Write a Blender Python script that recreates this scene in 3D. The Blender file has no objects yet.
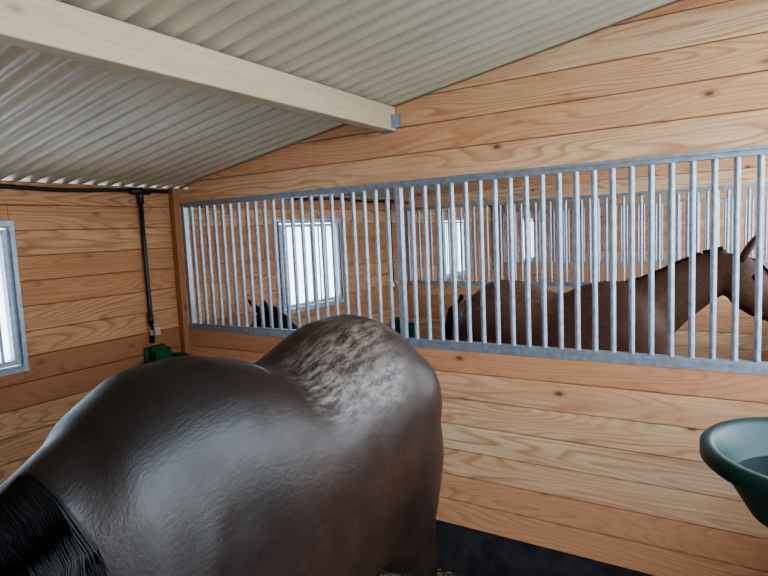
import bpy, math, random
from mathutils import Vector, Matrix, noise
random.seed(7)
EYE=1.83; XL=-3.31; XF=0.50; D=2.6; PITCH=3.1; PH=0.138; Z0=0.27
YB=-0.85; YE=11.9
RZ0=2.205; RS=0.157
def roofz(x): return RZ0+RS*(x-XL)
col=bpy.context.scene.collection

# ---------------- materials -----------------
def newmat(name):
    m=bpy.data.materials.new(name); m.use_nodes=True
    nt=m.node_tree; b=nt.nodes["Principled BSDF"]
    return m,nt,b
def N(nt,t,**kw):
    n=nt.nodes.new(t)
    for k,v in kw.items(): setattr(n,k,v)
    return n
def ramp(nt,stops):
    r=N(nt,"ShaderNodeValToRGB"); e=r.color_ramp.elements
    e[0].position=stops[0][0]; e[0].color=(*stops[0][1],1)
    e[1].position=stops[-1][0]; e[1].color=(*stops[-1][1],1)
    for p,c in stops[1:-1]:
        x=e.new(p); x.color=(*c,1)
    return r
def math_(nt,op,a=None,b=None,c=None,clamp=False):
    n=N(nt,"ShaderNodeMath",operation=op); n.use_clamp=clamp
    for i,v in enumerate((a,b,c)):
        if v is None: continue
        if isinstance(v,(int,float)): n.inputs[i].default_value=v
        else: nt.links.new(v,n.inputs[i])
    return n.outputs[0]
def mixc(nt,fac,a,b,mode='MIX'):
    n=N(nt,"ShaderNodeMix",data_type='RGBA',blend_type=mode)
    if isinstance(fac,(int,float)): n.inputs[0].default_value=fac
    else: nt.links.new(fac,n.inputs[0])
    for i,v in ((6,a),(7,b)):
        if isinstance(v,tuple): n.inputs[i].default_value=(*v,1)
        else: nt.links.new(v,n.inputs[i])
    return n.outputs[2]
def wood(name,tones,dark,ringc,knotc,rough=0.62,ring=0.8,knots=1.0,k=1.0):
    m,nt,b=newmat(name); L=nt.links.new
    uv=N(nt,"ShaderNodeUVMap"); uv.uv_map="UVMap"
    at=N(nt,"ShaderNodeAttribute",attribute_name="tone")
    mp=N(nt,"ShaderNodeMapping"); L(uv.outputs[0],mp.inputs[0]); mp.inputs[3].default_value=(0.42,3.4,1)
    n1=N(nt,"ShaderNodeTexNoise"); L(mp.outputs[0],n1.inputs[0]); n1.inputs["Scale"].default_value=1.25; n1.inputs["Detail"].default_value=2.2; n1.inputs["Roughness"].default_value=.4
    s=math_(nt,'MULTIPLY',n1.outputs[0],30.0); fr=math_(nt,'FRACT',s)
    r1=ramp(nt,[(0.0,(0.05,)*3),(0.45,(0.12,)*3),(0.84,(1,1,1)),(1.0,(0.0,)*3)]); L(fr,r1.inputs[0])
    mp2=N(nt,"ShaderNodeMapping"); L(uv.outputs[0],mp2.inputs[0]); mp2.inputs[3].default_value=(2.5,110,1)
    n2=N(nt,"ShaderNodeTexNoise"); L(mp2.outputs[0],n2.inputs[0]); n2.inputs["Scale"].default_value=1.0; n2.inputs["Detail"].default_value=3
    tr=ramp(nt,[(i/(len(tones)-1),t) for i,t in enumerate(tones)]); L(at.outputs["Fac"],tr.inputs[0]); base=tr.outputs[0]
    n5=N(nt,"ShaderNodeTexNoise"); L(mp.outputs[0],n5.inputs[0]); n5.inputs["Scale"].default_value=2.3
    ra=math_(nt,'MULTIPLY',math_(nt,'SUBTRACT',n5.outputs[0],0.12,clamp=True),ring*2.1,clamp=True)
    c=mixc(nt,math_(nt,'MULTIPLY',r1.outputs[0],ra),base,ringc)
    c=mixc(nt,math_(nt,'MULTIPLY',math_(nt,'SUBTRACT',n2.outputs[0],0.40,clamp=True),1.3*k,clamp=True),c,ringc)
    n3=N(nt,"ShaderNodeTexNoise"); mp5=N(nt,"ShaderNodeMapping"); L(uv.outputs[0],mp5.inputs[0]); mp5.inputs[3].default_value=(.7,5,1); L(mp5.outputs[0],n3.inputs[0]); n3.inputs["Scale"].default_value=2.0
    c=mixc(nt,math_(nt,'MULTIPLY',math_(nt,'SUBTRACT',n3.outputs[0],0.45,clamp=True),2.2,clamp=True),c,dark)
    mp3=N(nt,"ShaderNodeMapping"); L(uv.outputs[0],mp3.inputs[0]); mp3.inputs[3].default_value=(2.3,4.6,1)
    v=N(nt,"ShaderNodeTexVoronoi"); L(mp3.outputs[0],v.inputs[0]); v.inputs["Scale"].default_value=1.5
    kr=ramp(nt,[(0.0,(1,1,1)),(0.045,(0.9,)*3),(0.08,(0.35,)*3),(0.16,(0,0,0))]); L(v.outputs["Distance"],kr.inputs[0])
    c=mixc(nt,math_(nt,'MULTIPLY',kr.outputs[0],knots),c,knotc)
    L(c,b.inputs["Base Color"]); b.inputs["Roughness"].default_value=rough; b.inputs["Specular IOR Level"].default_value=.3
    bp=N(nt,"ShaderNodeBump"); bp.inputs["Strength"].default_value=0.2; bp.inputs["Distance"].default_value=0.003
    L(n2.outputs[0],bp.inputs["Height"]); L(bp.outputs[0],b.inputs["Normal"])
    return m
M_wood=wood("larch_boards",[(0.76,0.56,0.37),(0.73,0.48,0.285),(0.67,0.385,0.215),(0.58,0.295,0.16)],(0.55,0.285,0.15),(0.43,0.20,0.10),(0.15,0.06,0.03))
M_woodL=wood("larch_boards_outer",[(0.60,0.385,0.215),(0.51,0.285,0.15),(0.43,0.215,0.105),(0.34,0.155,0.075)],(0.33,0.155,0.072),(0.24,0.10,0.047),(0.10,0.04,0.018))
M_beam=wood("planed_beam",[(0.60,0.49,0.34),(0.50,0.38,0.25)],(0.50,0.38,0.25),(0.43,0.31,0.19),(0.25,0.14,0.07),ring=.3,knots=.6)
def simple(name,c,rough=0.5,metal=0.0,nscale=0,amt=0.3,c2=None,bump=0):
    m,nt,b=newmat(name); b.inputs["Base Color"].default_value=(*c,1)
    b.inputs["Roughness"].default_value=rough; b.inputs["Metallic"].default_value=metal
    if nscale:
        tc=N(nt,"ShaderNodeTexCoord"); n=N(nt,"ShaderNodeTexNoise"); n.inputs["Scale"].default_value=nscale; n.inputs["Detail"].default_value=4
        nt.links.new(tc.outputs["Object"],n.inputs[0])
        r=ramp(nt,[(0.35,c),(0.65,c2 or tuple(x*(1-amt) for x in c))]); nt.links.new(n.outputs[0],r.inputs[0])
        nt.links.new(r.outputs[0],b.inputs["Base Color"])
        if bump:
            bp=N(nt,"ShaderNodeBump"); bp.inputs["Strength"].default_value=bump; bp.inputs["Distance"].default_value=0.01
            nt.links.new(n.outputs[0],bp.inputs["Height"]); nt.links.new(bp.outputs[0],b.inputs["Normal"])
    return m
M_galv=simple("galvanised_steel",(0.38,0.44,0.52),0.45,0.6,35,0.25)
M_roof=simple("beige_roof_sheet",(0.57,0.50,0.375),0.42,0.0,3,0.08)
M_black=simple("black_plastic",(0.012,0.012,0.013),0.45)
M_brass=simple("valve_metal",(0.6,0.6,0.58),0.3,0.9)
M_green=simple("green_plastic",(0.004,0.034,0.027),0.4,0,20,0.2)
M_dgreen=simple("drinker_green",(0.006,0.08,0.035),0.4,0,20,0.2)
M_kick=simple("tarred_board",(0.010,0.011,0.013),0.6,0,14,0.3,(0.035,0.035,0.04),0.3)
M_floor=simple("stable_floor",(0.075,0.062,0.048),0.9,0,9,0.3,(0.025,0.022,0.02),0.6)
M_ground=simple("outside_gravel",(0.60,0.59,0.56),0.9,0,5,0.2)
M_straw=simple("straw",(0.50,0.40,0.21),0.7)
M_pane=bpy.data.materials.new("frosted_pane"); M_pane.use_nodes=True
nt=M_pane.node_tree; nt.nodes.clear(); o=N(nt,"ShaderNodeOutputMaterial"); tr=N(nt,"ShaderNodeBsdfTranslucent"); tr.inputs[0].default_value=(0.92,0.96,1.0,1)
di=N(nt,"ShaderNodeBsdfTransparent"); di.inputs[0].default_value=(0.9,0.93,0.95,1); mx=N(nt,"ShaderNodeMixShader"); mx.inputs[0].default_value=0.3
nt.links.new(tr.outputs[0],mx.inputs[1]); nt.links.new(di.outputs[0],mx.inputs[2]); nt.links.new(mx.outputs[0],o.inputs[0])

# ---------------- mesh builder ---------------
class MB:
    def __init__(s): s.v=[];s.f=[];s.uv=[];s.t=[]
    def hexa(s,c,uvf,tone):
        b=len(s.v); s.v+= [tuple(p) for p in c]
        for q in ((0,3,2,1),(4,5,6,7),(0,1,5,4),(1,2,6,5),(2,3,7,6),(3,0,4,7)):
            s.f.append(tuple(b+i for i in q)); s.uv+= [uvf(Vector(c[i])) for i in q]; s.t.append(tone)
    def box(s,lo,hi,tone=0.5,uvf=None):
        x0,y0,z0=lo;x1,y1,z1=hi
        s.hexa([(x0,y0,z0),(x1,y0,z0),(x1,y1,z0),(x0,y1,z0),(x0,y0,z1),(x1,y0,z1),(x1,y1,z1),(x0,y1,z1)],uvf or (lambda p:(p.x+p.y,p.z+p.y*0.3)),tone)
    def tube(s,pts,r,n=8,cap=True):
        pts=[Vector(p) for p in pts]; b=len(s.v); rr=r if isinstance(r,list) else [r]*len(pts)
        for i,p in enumerate(pts):
            t=(pts[min(i+1,len(pts)-1)]-pts[max(i-1,0)]).normalized()
            ref=Vector((0,0,1)) if abs(t.z)<0.9 else Vector((1,0,0))
            u=t.cross(ref).normalized(); w=u.cross(t)
            for k in range(n):
                a=2*math.pi*k/n; s.v.append(tuple(p+u*math.cos(a)*rr[i]+w*math.sin(a)*rr[i]))
        for i in range(len(pts)-1):
            for k in range(n):
                q=(b+i*n+k,b+i*n+(k+1)%n,b+(i+1)*n+(k+1)%n,b+(i+1)*n+k)
                s.f.append(q); s.uv+=[(0,0)]*4; s.t.append(0.5)
        if cap:
            for q in (tuple(b+k for k in range(n))[::-1],tuple(b+(len(pts)-1)*n+k for k in range(n))):
                s.f.append(q); s.uv+=[(0,0)]*n; s.t.append(0.5)
    def loft(s,st,n=20,ex=2.0,egg=0.0):
        b=len(s.v); m=len(st)
        for i,(p,Lv,a,h) in enumerate(st):
            t=(st[min(i+1,m-1)][0]-st[max(i-1,0)][0]).normalized(); nn=t.cross(Lv).normalized()
            for k in range(n):
                th=2*math.pi*k/n; c=math.cos(th); sn=math.sin(th)
                cc=math.copysign(abs(c)**(2/ex),c); ss=math.copysign(abs(sn)**(2/ex),sn)
                s.v.append(tuple(p+Lv*(a*cc*(1-egg*ss))+nn*(h*ss)))
        for i in range(m-1):
            for k in range(n):
                s.f.append((b+i*n+k,b+i*n+(k+1)%n,b+(i+1)*n+(k+1)%n,b+(i+1)*n+k)); s.uv+=[(0,0)]*4; s.t.append(.5)
        for q in (tuple(b+k for k in range(n))[::-1],tuple(b+(m-1)*n+k for k in range(n))):
            s.f.append(q); s.uv+=[(0,0)]*n; s.t.append(.5)
    def lathe(s,prof,c,n=40,sx=1,sy=1):
        b=len(s.v); m=len(prof)
        for r,z in prof:
            for k in range(n):
                a=2*math.pi*k/n; s.v.append((c[0]+r*sx*math.cos(a),c[1]+r*sy*math.sin(a),c[2]+z))
        for i in range(m-1):
            for k in range(n):
                s.f.append((b+i*n+k,b+i*n+(k+1)%n,b+(i+1)*n+(k+1)%n,b+(i+1)*n+k)); s.uv+=[(0,0)]*4; s.t.append(.5)
    def ball(s,c,r,sc=(1,1,1),n=16):
        b=len(s.v); m=10; c=Vector(c)
        for i in range(m+1):
            ph=math.pi*(i+0.02)/(m+0.04)
            for k in range(n):
                a=2*math.pi*k/n; s.v.append((c.x+r*sc[0]*math.sin(ph)*math.cos(a),c.y+r*sc[1]*math.sin(ph)*math.sin(a),c.z+r*sc[2]*math.cos(ph)))
        for i in range(m):
            for k in range(n):
                s.f.append((b+i*n+k,b+(i+1)*n+k,b+(i+1)*n+(k+1)%n,b+i*n+(k+1)%n)); s.uv+=[(0,0)]*4; s.t.append(.5)
        for q in (tuple(b+k for k in range(n)),tuple(b+m*n+k for k in range(n))[::-1]):
            s.f.append(q); s.uv+=[(0,0)]*n; s.t.append(.5)
    def make(s,name,mat,smooth=False,bevel=0,parent=None,recalc=False):
        me=bpy.data.meshes.new(name); me.from_pydata(s.v,[],s.f); me.update()
        uvl=me.uv_layers.new(name="UVMap"); 
        for i,u in enumerate(s.uv): uvl.data[i].uv=u
        at=me.attributes.new("tone",'FLOAT','FACE')
        for i,t in enumerate(s.t): at.data[i].value=t
        if smooth: me.polygons.foreach_set("use_smooth",[True]*len(me.polygons))
        if recalc:
            import bmesh
            bm=bmesh.new(); bm.from_mesh(me); bmesh.ops.recalc_face_normals(bm,faces=bm.faces); bm.to_mesh(me); bm.free()
        me.materials.append(mat); ob=bpy.data.objects.new(name,me); col.objects.link(ob)
        if bevel:
            bv=ob.modifiers.new("bevel",'BEVEL'); bv.width=bevel; bv.segments=1; bv.limit_method='ANGLE'
        if parent: ob.parent=parent
        return ob
def empty(name,loc=(0,0,0),rz=0,sc=1):
    e=bpy.data.objects.new(name,None); col.objects.link(e); e.location=loc; e.rotation_euler=(0,0,rz)
    e.scale=sc if isinstance(sc,tuple) else (sc,)*3; e.empty_display_size=0.1
    return e

# ---------------- walls ----------------
WZ0,WZ1=1.18,1.96
WINS=[(0.68,1.535),(3.60,4.48),(6.76,7.64),(9.9,10.78)]
GAP=0.0016
def rows(zmin,zmax):
    z=zmin; out=[]
    while z<zmax-0.005:
        out.append((z,min(z+PH,zmax))); z+=PH
    return out
mb=MB(); T=0.045
bays=[(YB,D),(D,D+PITCH),(D+PITCH,D+2*PITCH),(D+2*PITCH,YE)]
def wallpiece_y(mb,x0,x1,ya,yb,za,zb,off,tone):
    fu=lambda p,o=off:(p.y+o[0],p.z+o[1]+p.x*0.2)
    mb.box((x0,ya,za+GAP),(x1,yb,zb-GAP),tone,fu)
    t=(x1-x0)*.3
    mb.box((x0+t,ya,za-.001),(x1-t,yb,zb+.001),1.0,fu)
for (ya,yb),(wa,wb) in zip(bays,WINS):
    for za,zb in rows(Z0,RZ0-0.012):
        off=(random.random()*40,random.random()*7); tone=random.random()
        if zb<=WZ0 or za>=WZ1: wallpiece_y(mb,XL-T,XL,ya,yb,za,zb,off,tone)
        else:
            wallpiece_y(mb,XL-T,XL,ya,wa,za,zb,off,tone); wallpiece_y(mb,XL-T,XL,wb,yb,za,zb,off,tone)
            if za<WZ0: wallpiece_y(mb,XL-T,XL,wa,wb,za,WZ0,off,tone)
            if zb>WZ1: wallpiece_y(mb,XL-T,XL,wa,wb,WZ1,zb,off,tone)
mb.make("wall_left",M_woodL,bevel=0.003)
mb=MB(); mb.box((XL-T,YB,0),(XL,YE,Z0)); mb.make("baseboard_left",M_kick)
def xleft(z): return XL if z<=RZ0 else XL+(z-RZ0)/RS
def partition(y,grille,name="wall_partition",t=0.05):
    mb=MB()
    def rowx(za,zb,x1):
        off=(random.random()*40,random.random()*7); tone=random.random()
        a0,a1=xleft(za+0.015),xleft(zb+0.015)
        if a0>x1-0.05: return
        a1=min(a1,x1-0.02); fu=lambda p,o=off:(p.x+o[0],p.z+o[1]+p.y*0.2)
        for y0,y1,zz,zt,tn in ((y,y+t,za+GAP,zb-GAP,tone),(y+t*.3,y+t*.7,za-.001,zb+.001,1.0)):
            mb.hexa([(a0,y0,zz),(x1,y0,zz),(x1,y1,zz),(a0,y1,zz),(a1,y0,zt),(x1,y0,zt),(x1,y1,zt),(a1,y1,zt)],fu,tn)
    GZ0,GZ1=Z0+7*PH,2.085
    if grille:
        for za,zb in rows(Z0,GZ0-0.001): rowx(za,zb,XF-0.03)
        for za,zb in rows(GZ1,roofz(XF)-0.03): rowx(za,zb,XF-0.03)
    else:
        for za,zb in rows(Z0,roofz(XF)-0.03): rowx(za,zb,XF-0.03)
    w=mb.make(name,M_wood,bevel=0.003)
    mb=MB(); mb.box((XL,y-0.002,0),(XF-0.03,y+t,Z0)); mb.make("baseboard_partition",M_kick)
    if grille:
        g=MB(); yc=y+0.02; s=0.016; xa=XL+0.062
        g.box((xa,yc-s,GZ0),(XF-0.04,yc+s,GZ0+0.022)); g.box((xa,yc-s,GZ1-0.028),(XF-0.04,yc+s,GZ1))
        for px in (xa+.012,-1.527,XF-0.055): g.box((px-0.015,yc-s-0.003,GZ0),(px+0.015,yc+s,GZ1))
        sp=0.0288*D
        for x0,x1 in ((xa+.012,-1.527),(-1.527,XF-0.055)):
            n=round((x1-x0)/sp)
            for i in range(1,n):
                x=x0+(x1-x0)*i/n; g.tube([(x,yc,GZ0+0.02),(x,yc,GZ1-0.02)],0.0125,10,False)
        g.box((xa,y-0.006,GZ0-0.022),(XF-0.04,y-0.001,GZ0+0.004)); g.box((xa,y-0.006,GZ1-0.008),(XF-0.04,y-0.001,GZ1+0.006))
        o=g.make("stall_grille",M_galv)
        for p in o.data.polygons: p.use_smooth=abs(p.normal.z)<0.1 and abs(p.normal.x)<0.999 and abs(p.normal.y)<0.999 and p.area<0.02
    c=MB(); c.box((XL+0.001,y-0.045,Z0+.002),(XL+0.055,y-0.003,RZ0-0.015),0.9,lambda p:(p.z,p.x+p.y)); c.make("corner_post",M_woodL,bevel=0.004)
for i in range(3): partition(D+i*PITCH,True)
partition(YE,False,"wall_back")
partition(YB-0.05,False,"wall_front")
mb=MB()
for ya,yb in ((1.05,D-.04),(D+0.08,D+PITCH-.04),(D+PITCH+0.08,D+2*PITCH-.04),(D+2*PITCH+0.08,YE-.04)):
    for za,zb in rows(0.0,1.15):
        off=(random.random()*40,random.random()*7); wallpiece_y(mb,XF,XF+0.04,ya,yb,za,zb,off,random.random())
mb.make("wall_right",M_wood,bevel=0.004)
for y in (YB-0.05,0.94,D-0.03,D+PITCH-0.03,D+2*PITCH-0.03,YE-0.03):
    c=MB(); c.box((XF-0.025,y,0),(XF+0.08,y+0.1,roofz(XF)-0.165),0.4,lambda p:(p.z,p.x+p.y)); c.make("timber_post",M_beam,bevel=0.004)
c=MB(); c.box((XF-0.025,YB-0.05,roofz(XF)-0.16),(XF+0.08,YE+0.05,roofz(XF-.03)-0.012),0.4,lambda p:(p.y,p.z)); c.make("header_beam",M_beam,bevel=0.004)
for i,(ya,yb) in enumerate(bays):
    c=MB(); xb=-1.515; zt=roofz(xb-0.07)-0.008
    c.box((xb-0.07,ya+(0.052 if i else 0.0),zt-0.122),(xb,yb-0.003,zt),0.15,lambda p:(p.y,p.z+p.x)); c.make("ceiling_beam",M_beam,bevel=0.003)
    h=MB(); h.box((xb,yb-0.05,zt-0.11),(xb+0.004,yb-0.002,zt-0.04)); h.box((xb-0.074,yb-0.05,zt-0.127),(xb+0.004,yb-0.002,zt-0.123)); h.box((xb,yb-0.006,zt-0.10),(xb+0.03,yb-0.002,zt-0.04))
    h.box((xb-0.075,yb-0.05,zt-0.11),(xb-0.0705,yb-0.002,zt-0.04))
    h.make("joist_hanger",M_galv)
# roof
P=0.09; SUB=12; A=0.018
verts=[];faces=[]; ny=int((YE+0.4-(YB-0.4))/P*SUB)
xs=[XL-0.35,XL+0.9,-1.0,XF+0.7]
def prof(u):
    s=math.sin(u); return math.tanh(1.9*s)/math.tanh(1.9)
for j in range(ny+1):
    y=YB-0.4+j*P/SUB; dz=A*(1+prof(2*math.pi*j/SUB))
    for x in xs: verts.append((x,y,roofz(x)+dz-0.008))
nx=len(xs)
for j in range(ny):
    for i in range(nx-1): faces.append((j*nx+i,j*nx+i+1,(j+1)*nx+i+1,(j+1)*nx+i))
me=bpy.data.meshes.new("ceiling"); me.from_pydata(verts,[],faces); me.polygons.foreach_set("use_smooth",[True]*len(faces)); me.materials.append(M_roof)
ro=bpy.data.objects.new("ceiling",me); col.objects.link(ro)
mb=MB(); mb.box((XL,YB,-0.05),(XF+0.6,YE,0.0)); mb.make("floor",M_floor)
mb=MB(); mb.box((-40,-40,-0.12),(40,50,-0.055)); mb.make("ground",M_ground)
st=MB()
for i in range(4200):
    x=random.uniform(XL+.1,XF-.2); y=random.uniform(YB+.1,2.55) if i%3==0 else random.uniform(1.9,2.56); a=random.random()*6.28; l=random.uniform(.03,.10)
    z=random.uniform(.003,.012); dx,dy=math.cos(a)*l,math.sin(a)*l
    if not(XL+.05<x+dx<XF-.1 and YB+.05<y+dy<2.585): continue
    st.tube([(x,y,z),(x+dx,y+dy,z+random.uniform(-.001,.006))],0.0018,3,False)
st.make("straw_bedding",M_straw)

# ---------------- windows ----------------
for k,(wa,wb) in enumerate(WINS):
    e=empty("window_%d"%(k+1),(XL,(wa+wb)/2,(WZ0+WZ1)/2)); hw=(wb-wa)/2; hh=(WZ1-WZ0)/2
    f=MB()
    def ring(f,x0,x1,oy,oz,w):
        f.box((x0,-oy,-oz),(x1,-oy+w,oz)); f.box((x0,oy-w,-oz),(x1,oy,oz)); f.box((x0,-oy+w,oz-w),(x1,oy-w,oz)); f.box((x0,-oy+w,-oz),(x1,oy-w,-oz+w))
    ring(f,0.0005,0.012,hw+0.02,hh+0.02,0.04)
    ring(f,-0.044,0.03,hw-0.004,hh-0.004,0.010)
    ring(f,-0.03,0.022,hw-0.026,hh-0.026,0.026)
    f.make("frame",M_galv,bevel=0.002,parent=e)
    b=MB(); n=8
    for i in range(1,n):
        y=-hw+2*hw*i/n; b.tube([(0.012,y,-hh+.03),(0.012,y,hh-.03)],0.009,8,False)
    b.make("bars",M_galv,True,parent=e)
    p=MB(); p.box((-0.024,-hw+.04,-hh+.04),(-0.02,hw-.04,hh-.04)); p.make("pane",M_pane,parent=e)

# ---------------- water pipes + drinkers ----------------
for k in range(3):
    y=2.32+k*PITCH; x=XL+0.028; zp=2.16
    e=empty("water_pipe",(0,0,0))
    a=MB(); a.tube([(x,y,zp),(x,y,1.72),(x+.003,y,1.4),(x,y,1.17)],0.014,10); a.make("downpipe",M_black,True,parent=e)
    a=MB(); ys=bays[k][0]+0.08; ye=bays[k][1]-0.07
    pts=[(x,ys+(ye-ys)*i/14,zp-0.010*math.sin(i*1.3)) for i in range(15)]; a.tube(pts,0.012,8); a.make("supply_pipe",M_black,True,parent=e)
    a=MB(); a.tube([(x,y-.07,zp),(x,y+.07,zp)],0.021,10); a.tube([(x,y,zp+.02),(x,y,zp-.08)],0.021,10); a.tube([(x,y,1.36),(x,y,1.30)],.018,10); a.make("tee_fitting",M_black,True,parent=e)
    a=MB(); a.tube([(x,y,1.28),(x,y,1.22)],.015,10); a.tube([(x,y,1.25),(x+.05,y,1.25)],.006,6); a.box((x+.045,y-.01,1.225),(x+.053,y+.03,1.275)); a.make("valve",M_brass,parent=e)
    e=empty("automatic_drinker",(XL+0.005,y+0.02,1.01 if k==0 else .72))
    a=MB(); a.box((0,-.08,-.12),(.03,.08,.14)); a.make("back_plate",M_dgreen,bevel=.01,parent=e)
    a=MB(); a.lathe([(0.0,-.12),(.07,-.12),(.11,-.06),(.125,.06),(.135,.065),(.13,.075),(.112,.06),(.10,-.04),(.05,-.09),(0,-.095)],(.15,0,0),28,1,.95); a.make("bowl",M_dgreen,True,parent=e,recalc=True)
    a=MB(); a.box((.03,-.06,.04),(.12,.06,.13)); a.make("valve_housing",M_dgreen,bevel=.015,parent=e)
# ---------------- feed bowl ----------------
e=empty("feed_bowl",(0.172,1.5,1.312))
a=MB(); a.lathe([(0,-.165),(.11,-.165),(.145,-.15),(.205,-.05),(.213,-.038),(.238,-.038),(.246,-.030),(.246,-.004),(.24,0.002),(.222,0.002),(.212,-.01),(.195,-.05),(.135,-.135),(.09,-.15),(0,-.152)],(0,0,0),56); a.make("bowl",M_green,True,parent=e,recalc=True)
M_water=simple("water",(0.02,0.035,0.032),0.06)
a=MB(); a.lathe([(0.0,-.075),(.178,-.075),(.178,-.077),(0,-.077)],(0,0,0),48); a.make("water",M_water,False,parent=e)
a=MB(); a.box((.13,-.05,-.19),(.327,-.03,-.165)); a.box((.13,.03,-.19),(.327,.05,-.165)); a.box((.318,-.09,-.33),(.327,.09,-.165)); a.make("bracket",M_galv,parent=e)

# ---------------- horses ----------------
def coat(name,base,flank,dark,legz,dust=None,dustc=(.3,.25,.2),rough=.42,mott=0.5,spec=.35,foredark=.6,dark2=None):
    m,nt,b=newmat(name); L=nt.links.new; dark2=dark2 or dark
    tc=N(nt,"ShaderNodeTexCoord"); sp=N(nt,"ShaderNodeSeparateXYZ"); L(tc.outputs["Object"],sp.inputs[0])
    n1=N(nt,"ShaderNodeTexNoise"); L(tc.outputs["Object"],n1.inputs[0]); n1.inputs["Scale"].default_value=3.5; n1.inputs["Detail"].default_value=4
    r=ramp(nt,[(0.35,(0,0,0)),(0.65,(1,1,1))]); L(n1.outputs[0],r.inputs[0])
    c=mixc(nt,math_(nt,'MULTIPLY',r.outputs[0],mott),base,flank)
    mr=N(nt,"ShaderNodeMapRange"); L(sp.outputs[0],mr.inputs[0]); mr.inputs[1].default_value=0.65; mr.inputs[2].default_value=1.15
    tzf=N(nt,"ShaderNodeMapRange"); L(sp.outputs[2],tzf.inputs[0]); tzf.inputs[1].default_value=.75; tzf.inputs[2].default_value=1.3
    c=mixc(nt,math_(nt,'MULTIPLY',math_(nt,'MULTIPLY',mr.outputs[0],tzf.outputs[0]),foredark),c,dark)
    lz=N(nt,"ShaderNodeMapRange"); L(sp.outputs[2],lz.inputs[0]); lz.inputs[1].default_value=legz; lz.inputs[2].default_value=legz-.25
    c=mixc(nt,lz.outputs[0],c,dark)
    mp=N(nt,"ShaderNodeMapping"); L(tc.outputs["Object"],mp.inputs[0]); mp.inputs[3].default_value=(45,170,90); mp.inputs[2].default_value=(0,.5,0)
    fn=N(nt,"ShaderNodeTexNoise"); L(mp.outputs[0],fn.inputs[0]); fn.inputs["Scale"].default_value=1; fn.inputs["Detail"].default_value=4; fn.inputs["Roughness"].default_value=.65
    c=mixc(nt,math_(nt,'MULTIPLY',math_(nt,'SUBTRACT',fn.outputs[0],.4,clamp=True),2.4,clamp=True),c,dark2)
    mp6=N(nt,"ShaderNodeMapping"); L(tc.outputs["Object"],mp6.inputs[0]); mp6.inputs[3].default_value=(7,16,9)
    cn=N(nt,"ShaderNodeTexNoise"); L(mp6.outputs[0],cn.inputs[0]); cn.inputs["Scale"].default_value=1; cn.inputs["Detail"].default_value=5; cn.inputs["Roughness"].default_value=.6
    rr=N(nt,"ShaderNodeMapRange"); L(cn.outputs[0],rr.inputs[0]); rr.inputs[1].default_value=.3; rr.inputs[2].default_value=.7; rr.inputs[3].default_value=rough-.06; rr.inputs[4].default_value=rough+.12
    hsum=math_(nt,'ADD',fn.outputs[0],math_(nt,'MULTIPLY',cn.outputs[0],1.5))
    if dust:
        cx,cy,rx,ry,amt=dust
        dx=math_(nt,'DIVIDE',math_(nt,'SUBTRACT',sp.outputs[0],cx),rx); dy=math_(nt,'DIVIDE',math_(nt,'SUBTRACT',sp.outputs[1],cy),ry)
        d=math_(nt,'SQRT',math_(nt,'ADD',math_(nt,'MULTIPLY',dx,dx),math_(nt,'MULTIPLY',dy,dy)))
        d=math_(nt,'ADD',d,math_(nt,'MULTIPLY',math_(nt,'SUBTRACT',n1.outputs[0],.5),1.6))
        mk=N(nt,"ShaderNodeMapRange"); L(d,mk.inputs[0]); mk.inputs[1].default_value=1.0; mk.inputs[2].default_value=0.45
        tz=N(nt,"ShaderNodeMapRange"); L(sp.outputs[2],tz.inputs[0]); tz.inputs[1].default_value=1.2; tz.inputs[2].default_value=1.32
        mp4=N(nt,"ShaderNodeMapping"); L(tc.outputs["Object"],mp4.inputs[0]); mp4.inputs[3].default_value=(14,60,34); mp4.inputs[2].default_value=(0,0,.35)
        n4=N(nt,"ShaderNodeTexNoise"); L(mp4.outputs[0],n4.inputs[0]); n4.inputs["Scale"].default_value=1.0; n4.inputs["Detail"].default_value=8; n4.inputs["Roughness"].default_value=.7
        r4=ramp(nt,[(0.42,(0.06,)*3),(0.66,(1,1,1))]); L(n4.outputs[0],r4.inputs[0])
        fac=math_(nt,'MULTIPLY',math_(nt,'MULTIPLY',mk.outputs[0],tz.outputs[0]),math_(nt,'MULTIPLY',r4.outputs[0],amt))
        c=mixc(nt,fac,c,dustc)
    L(c,b.inputs["Base Color"]); L(rr.outputs[0],b.inputs["Roughness"]); b.inputs["Specular IOR Level"].default_value=spec
    bp=N(nt,"ShaderNodeBump"); bp.inputs["Strength"].default_value=0.28; bp.inputs["Distance"].default_value=0.004
    L(hsum,bp.inputs["Height"]); L(bp.outputs[0],b.inputs["Normal"])
    return m
def hairmat(name,c):
    m,nt,b=newmat(name); b.inputs["Base Color"].default_value=(*c,1); b.inputs["Roughness"].default_value=.42; b.inputs["Specular IOR Level"].default_value=.3; return m
M_eye=simple("horse_eye",(.01,.007,.005),.25); 
def lerp(a,b,t): return a+(b-a)*t
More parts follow.
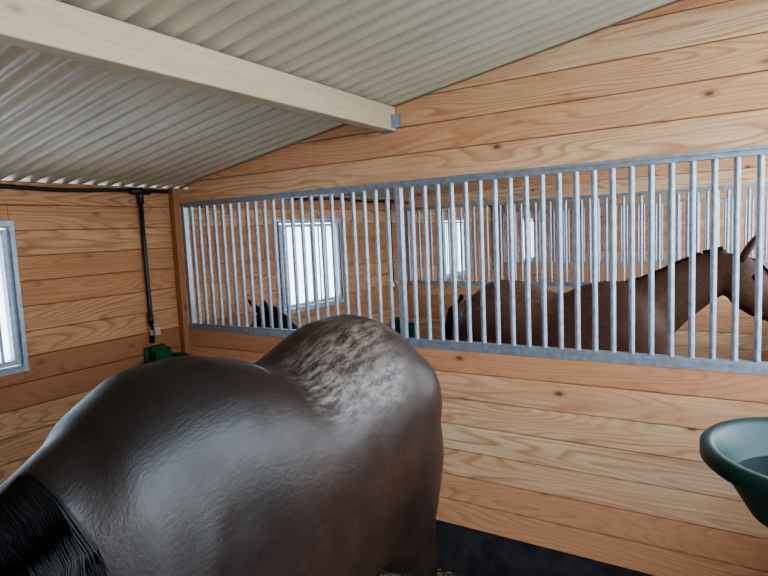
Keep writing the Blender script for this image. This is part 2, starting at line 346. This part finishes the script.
def horse(name,loc,rz,sc,mat,hair,neck,headang,nstr=1500,manelen=1.0,manestart=1.3,thin=.0028):
    e=empty(name,loc,rz,sc); Lv=Vector((0,1,0)); mb=MB()
    trunk=[(0.0,1.24,1.04,.07),(.03,1.33,.95,.15),(.09,1.41,.84,.215),(.2,1.475,.70,.268),(.35,1.505,.65,.292),(.48,1.50,.635,.292),(.62,1.455,.63,.285),(.80,1.405,.63,.295),(.96,1.42,.65,.30),(1.08,1.475,.68,.29),(1.2,1.505,.715,.27),(1.32,1.495,.74,.25),(1.43,1.43,.80,.225),(1.52,1.33,.88,.17),(1.57,1.22,.97,.10)]
    mb.loft([(Vector((f,0,(t+b)/2)),Lv,w,(t-b)/2) for f,t,b,w in trunk],28,2.35,0.0)
    mb.loft([(Vector((f,0,z)),Lv,a,b) for f,z,a,b in neck],22,2.1,0.0)
    for s in (1,-1):
        hind=[(.26,1.20,.11,.18),(.30,1.02,.135,.25),(.33,.86,.135,.235),(.28,.72,.11,.175),(.17,.59,.062,.10),(.09,.48,.045,.058),(.10,.38,.032,.038),(.12,.25,.03,.034),(.13,.17,.037,.042),(.165,.10,.033,.036),(.19,.06,.047,.055),(.20,.0,.056,.066)]
        mb.loft([(Vector((f,s*lerp(.12,.155,min(1,z)),z)),Lv,a,b) for f,z,a,b in hind],16,2)
        fore=[(1.30,1.15,.08,.16),(1.27,.95,.09,.15),(1.23,.80,.068,.095),(1.24,.63,.052,.06),(1.26,.48,.046,.05),(1.26,.42,.042,.045),(1.26,.3,.03,.033),(1.26,.17,.037,.04),(1.29,.10,.033,.035),(1.32,.06,.046,.052),(1.33,0,.053,.062)]
        mb.loft([(Vector((f,s*.14,z)),Lv,a,b) for f,z,a,b in fore],16,2)
        mb.ball((.28,s*.155,1.18),.165,(1.2,.85,1.15))
        mb.ball((1.28,s*.15,1.15),.14,(.9,.8,1.6))
        mb.ball((1.17,s*.07,1.42),.09,(1.6,1,.7))
    P0=Vector((neck[-1][0],0,neck[-1][1])); a=headang; d=Vector((math.cos(a),0,math.sin(a))); up=Vector((-d.z,0,d.x))
    hs=[(-.06,.0,.05,.06),(0,0,.088,.11),(.09,-.01,.105,.135),(.18,-.02,.10,.145),(.28,-.015,.078,.125),(.38,0,.06,.09),(.48,.005,.058,.075),(.55,0,.06,.07),(.60,-.005,.05,.055),(.625,-.01,.025,.03)]
    mb.loft([(P0+d*u+up*v,Lv,ha,hb) for u,v,ha,hb in hs],18,2.2)
    body=mb.make("body",mat,True,parent=e,recalc=True)
    rm=body.modifiers.new("remesh",'REMESH'); rm.mode='VOXEL'; rm.voxel_size=0.015; rm.use_smooth_shade=True
    sm=body.modifiers.new("smooth",'SMOOTH'); sm.factor=.6; sm.iterations=16
    em=MB(); eu=(up*.9-d*.25).normalized()
    for s in (1,-1):
        b0=P0+d*(-.0)+up*.085+Vector((0,s*.06,0)); o=Vector((0,s*.02,0))
        em.loft([(b0-eu*.03,Lv,.025,.02),(b0+eu*.03,Lv,.036,.022),(b0+eu*.08+o*.6,Lv,.034,.02),(b0+eu*.13+o,Lv,.018,.013),(b0+eu*.165+o*.8,Lv,.003,.003)],12)
    em.make("ears",mat,True,parent=e)
    ey=MB()
    for s in (1,-1):
        ey.ball(P0+d*.13+up*.045+Vector((0,s*.082,0)),.022); ey.ball(P0+d*.57+up*.02+Vector((0,s*.05,0)),.016,(1.3,.6,1))
    ey.make("eyes_and_nostrils",M_eye,True,parent=e)
    hm=MB()
    for i in range(nstr):
        t=(i+random.random())/nstr; q=manestart+t*(len(neck)-1.001-manestart); k=int(q); u=q-k
        f,z,na,nb=[lerp(neck[k][j],neck[k+1][j],u) for j in range(4)]
        tg=Vector((neck[k+1][0]-neck[k][0],0,neck[k+1][1]-neck[k][1])).normalized(); nn=Vector((-tg.z,0,tg.x))
        fade=min(1,.35+t*3)
        l=random.uniform(.7,1.15)*manelen*fade; c=Vector((f,0,z)); j=random.uniform(-.015,.012); dr=random.uniform(-.03,.03)+.012*math.sin(f*55)
        lay=random.uniform(0,.014)
        pts=[c+nn*(nb*.9)+Vector((0,j,0)),c+nn*(nb*1.0+lay)+Vector((dr*.2,na*.3+j,0)),c+nn*(nb*.84+lay)+Vector((dr*.5,na*.72+lay*.5,0))]
        p3=c+nn*(nb*.42)+Vector((dr,na*1.0+lay,0)); p4=p3+Vector((dr*.5,.006,-.10*l))
        pts+= [p3,p4,p4+Vector((dr,.004,-.12*l))]
        hm.tube(pts,[thin*.8,thin,thin,thin,thin*.8,.0006],4,False)
    for i in range(60):
        y=random.uniform(-.04,.04); p=P0+up*.09+Vector((0,y*.6,0))
        hm.tube([p,p+d*.08+up*.03+Vector((0,y*.3,0)),p+d*.16+up*.03+Vector((0,y,0)),p+d*.22+up*.02+Vector((0,y*1.3,0))],[.004,.005,.004,.001],4,False)
    hm.make("mane",hair,True,parent=e)
    tm=MB()
    for i in range(320):
        a_=random.random()*6.28; r=random.random()**.5; y=math.cos(a_)*r; x=math.sin(a_)*r; ln=random.uniform(.7,1)
        tm.tube([Vector((.05,y*.025,1.36+x*.02)),Vector((-.03+x*.03,y*.04,1.27)),Vector((-.07+x*.045,y*.06,1.08)),Vector((-.07+x*.06,y*.08,.85)),Vector((-.05+x*.06,y*.08,1.0-.55*ln))],[.006,.008,.008,.006,.001],4,False)
    tm.make("tail",hair,True,parent=e)
    return e
neck_low=[(1.16,1.20,.16,.26),(1.32,1.19,.18,.265),(1.46,1.165,.16,.235),(1.6,1.125,.135,.205),(1.75,1.07,.11,.175),(1.9,1.00,.095,.15),(2.03,.93,.082,.125),(2.1,.89,.075,.11)]
neck_mid=[(1.16,1.18,.15,.24),(1.32,1.24,.165,.25),(1.45,1.31,.14,.22),(1.58,1.40,.11,.18),(1.70,1.48,.095,.16),(1.82,1.55,.085,.14),(1.92,1.595,.08,.12)]
neck_pony=[(1.16,1.16,.15,.24),(1.30,1.22,.16,.24),(1.40,1.30,.14,.21),(1.48,1.39,.115,.18),(1.54,1.47,.10,.155),(1.60,1.55,.085,.13),(1.66,1.60,.08,.11)]
M_bay=coat("dark_bay_coat",(.020,.009,.0065),(.058,.026,.015),(.006,.005,.005),.6,(.62,.12,.36,.19,.62),(.33,.29,.25),.37,mott=.75,spec=.52,foredark=.85,dark2=(.010,.006,.005))
M_brown=coat("brown_coat",(.085,.034,.019),(.17,.085,.055),(.03,.015,.011),.55,(.5,0,.8,.4,.35),(.34,.25,.20),.5,mott=.8,spec=.25,foredark=.35)
M_blk=coat("black_coat",(.012,.011,.012),(.02,.018,.018),(.008,.008,.009),.5)
M_hb=hairmat("black_hair",(.006,.006,.008))
horse("dark_bay_horse",(-1.15,1.935,0.012),-math.pi/2,(0.9,.96,1.026),M_bay,M_hb,neck_low,math.radians(-62),nstr=4500,manestart=2.5,thin=.0022)
horse("brown_horse",(-1.82,3.92,0.0),0,(.93,.95,.965),M_brown,hairmat("dark_brown_hair",(.02,.010,.008)),neck_mid,math.radians(-46),manelen=.7)
horse("black_pony",(-1.62,3.06,0),math.pi,.785,M_blk,M_hb,neck_pony,math.radians(-60),manelen=.6)

# ---------------- camera ----------------
f=568.0; c=(384,288)
d1=Vector((-526-c[0],273-c[1],f)).normalized(); d2=Vector((740-c[0],216-c[1],f)).normalized()
X=-d1; Y=(d2-X*d2.dot(X)).normalized(); Z=X.cross(Y)
right=Vector((X.x,Y.x,Z.x)); down=Vector((X.y,Y.y,Z.y)); fw=Vector((X.z,Y.z,Z.z))
cam=bpy.data.cameras.new("camera"); co=bpy.data.objects.new("camera",cam); col.objects.link(co)
cam.sensor_width=36; cam.lens=f/768*36; cam.clip_start=.02
m=Matrix(((right.x,-down.x,-fw.x,0),(right.y,-down.y,-fw.y,0),(right.z,-down.z,-fw.z,EYE),(0,0,0,1)))
co.matrix_world=m; bpy.context.scene.camera=co

# ---------------- light ----------------
w=bpy.data.worlds.new("overcast_sky"); bpy.context.scene.world=w; w.use_nodes=True; nt=w.node_tree
bg=nt.nodes["Background"]; tc=N(nt,"ShaderNodeTexCoord"); sp=N(nt,"ShaderNodeSeparateXYZ"); nt.links.new(tc.outputs["Generated"],sp.inputs[0])
r=ramp(nt,[(0.0,(.93,.97,1.0)),(0.5,(.60,.78,1.0))]); nt.links.new(sp.outputs[2],r.inputs[0]); nt.links.new(r.outputs[0],bg.inputs[0]); bg.inputs[1].default_value=7.8
try: bpy.context.scene.view_settings.look='AgX - Medium High Contrast'
except Exception as ex: print(ex)
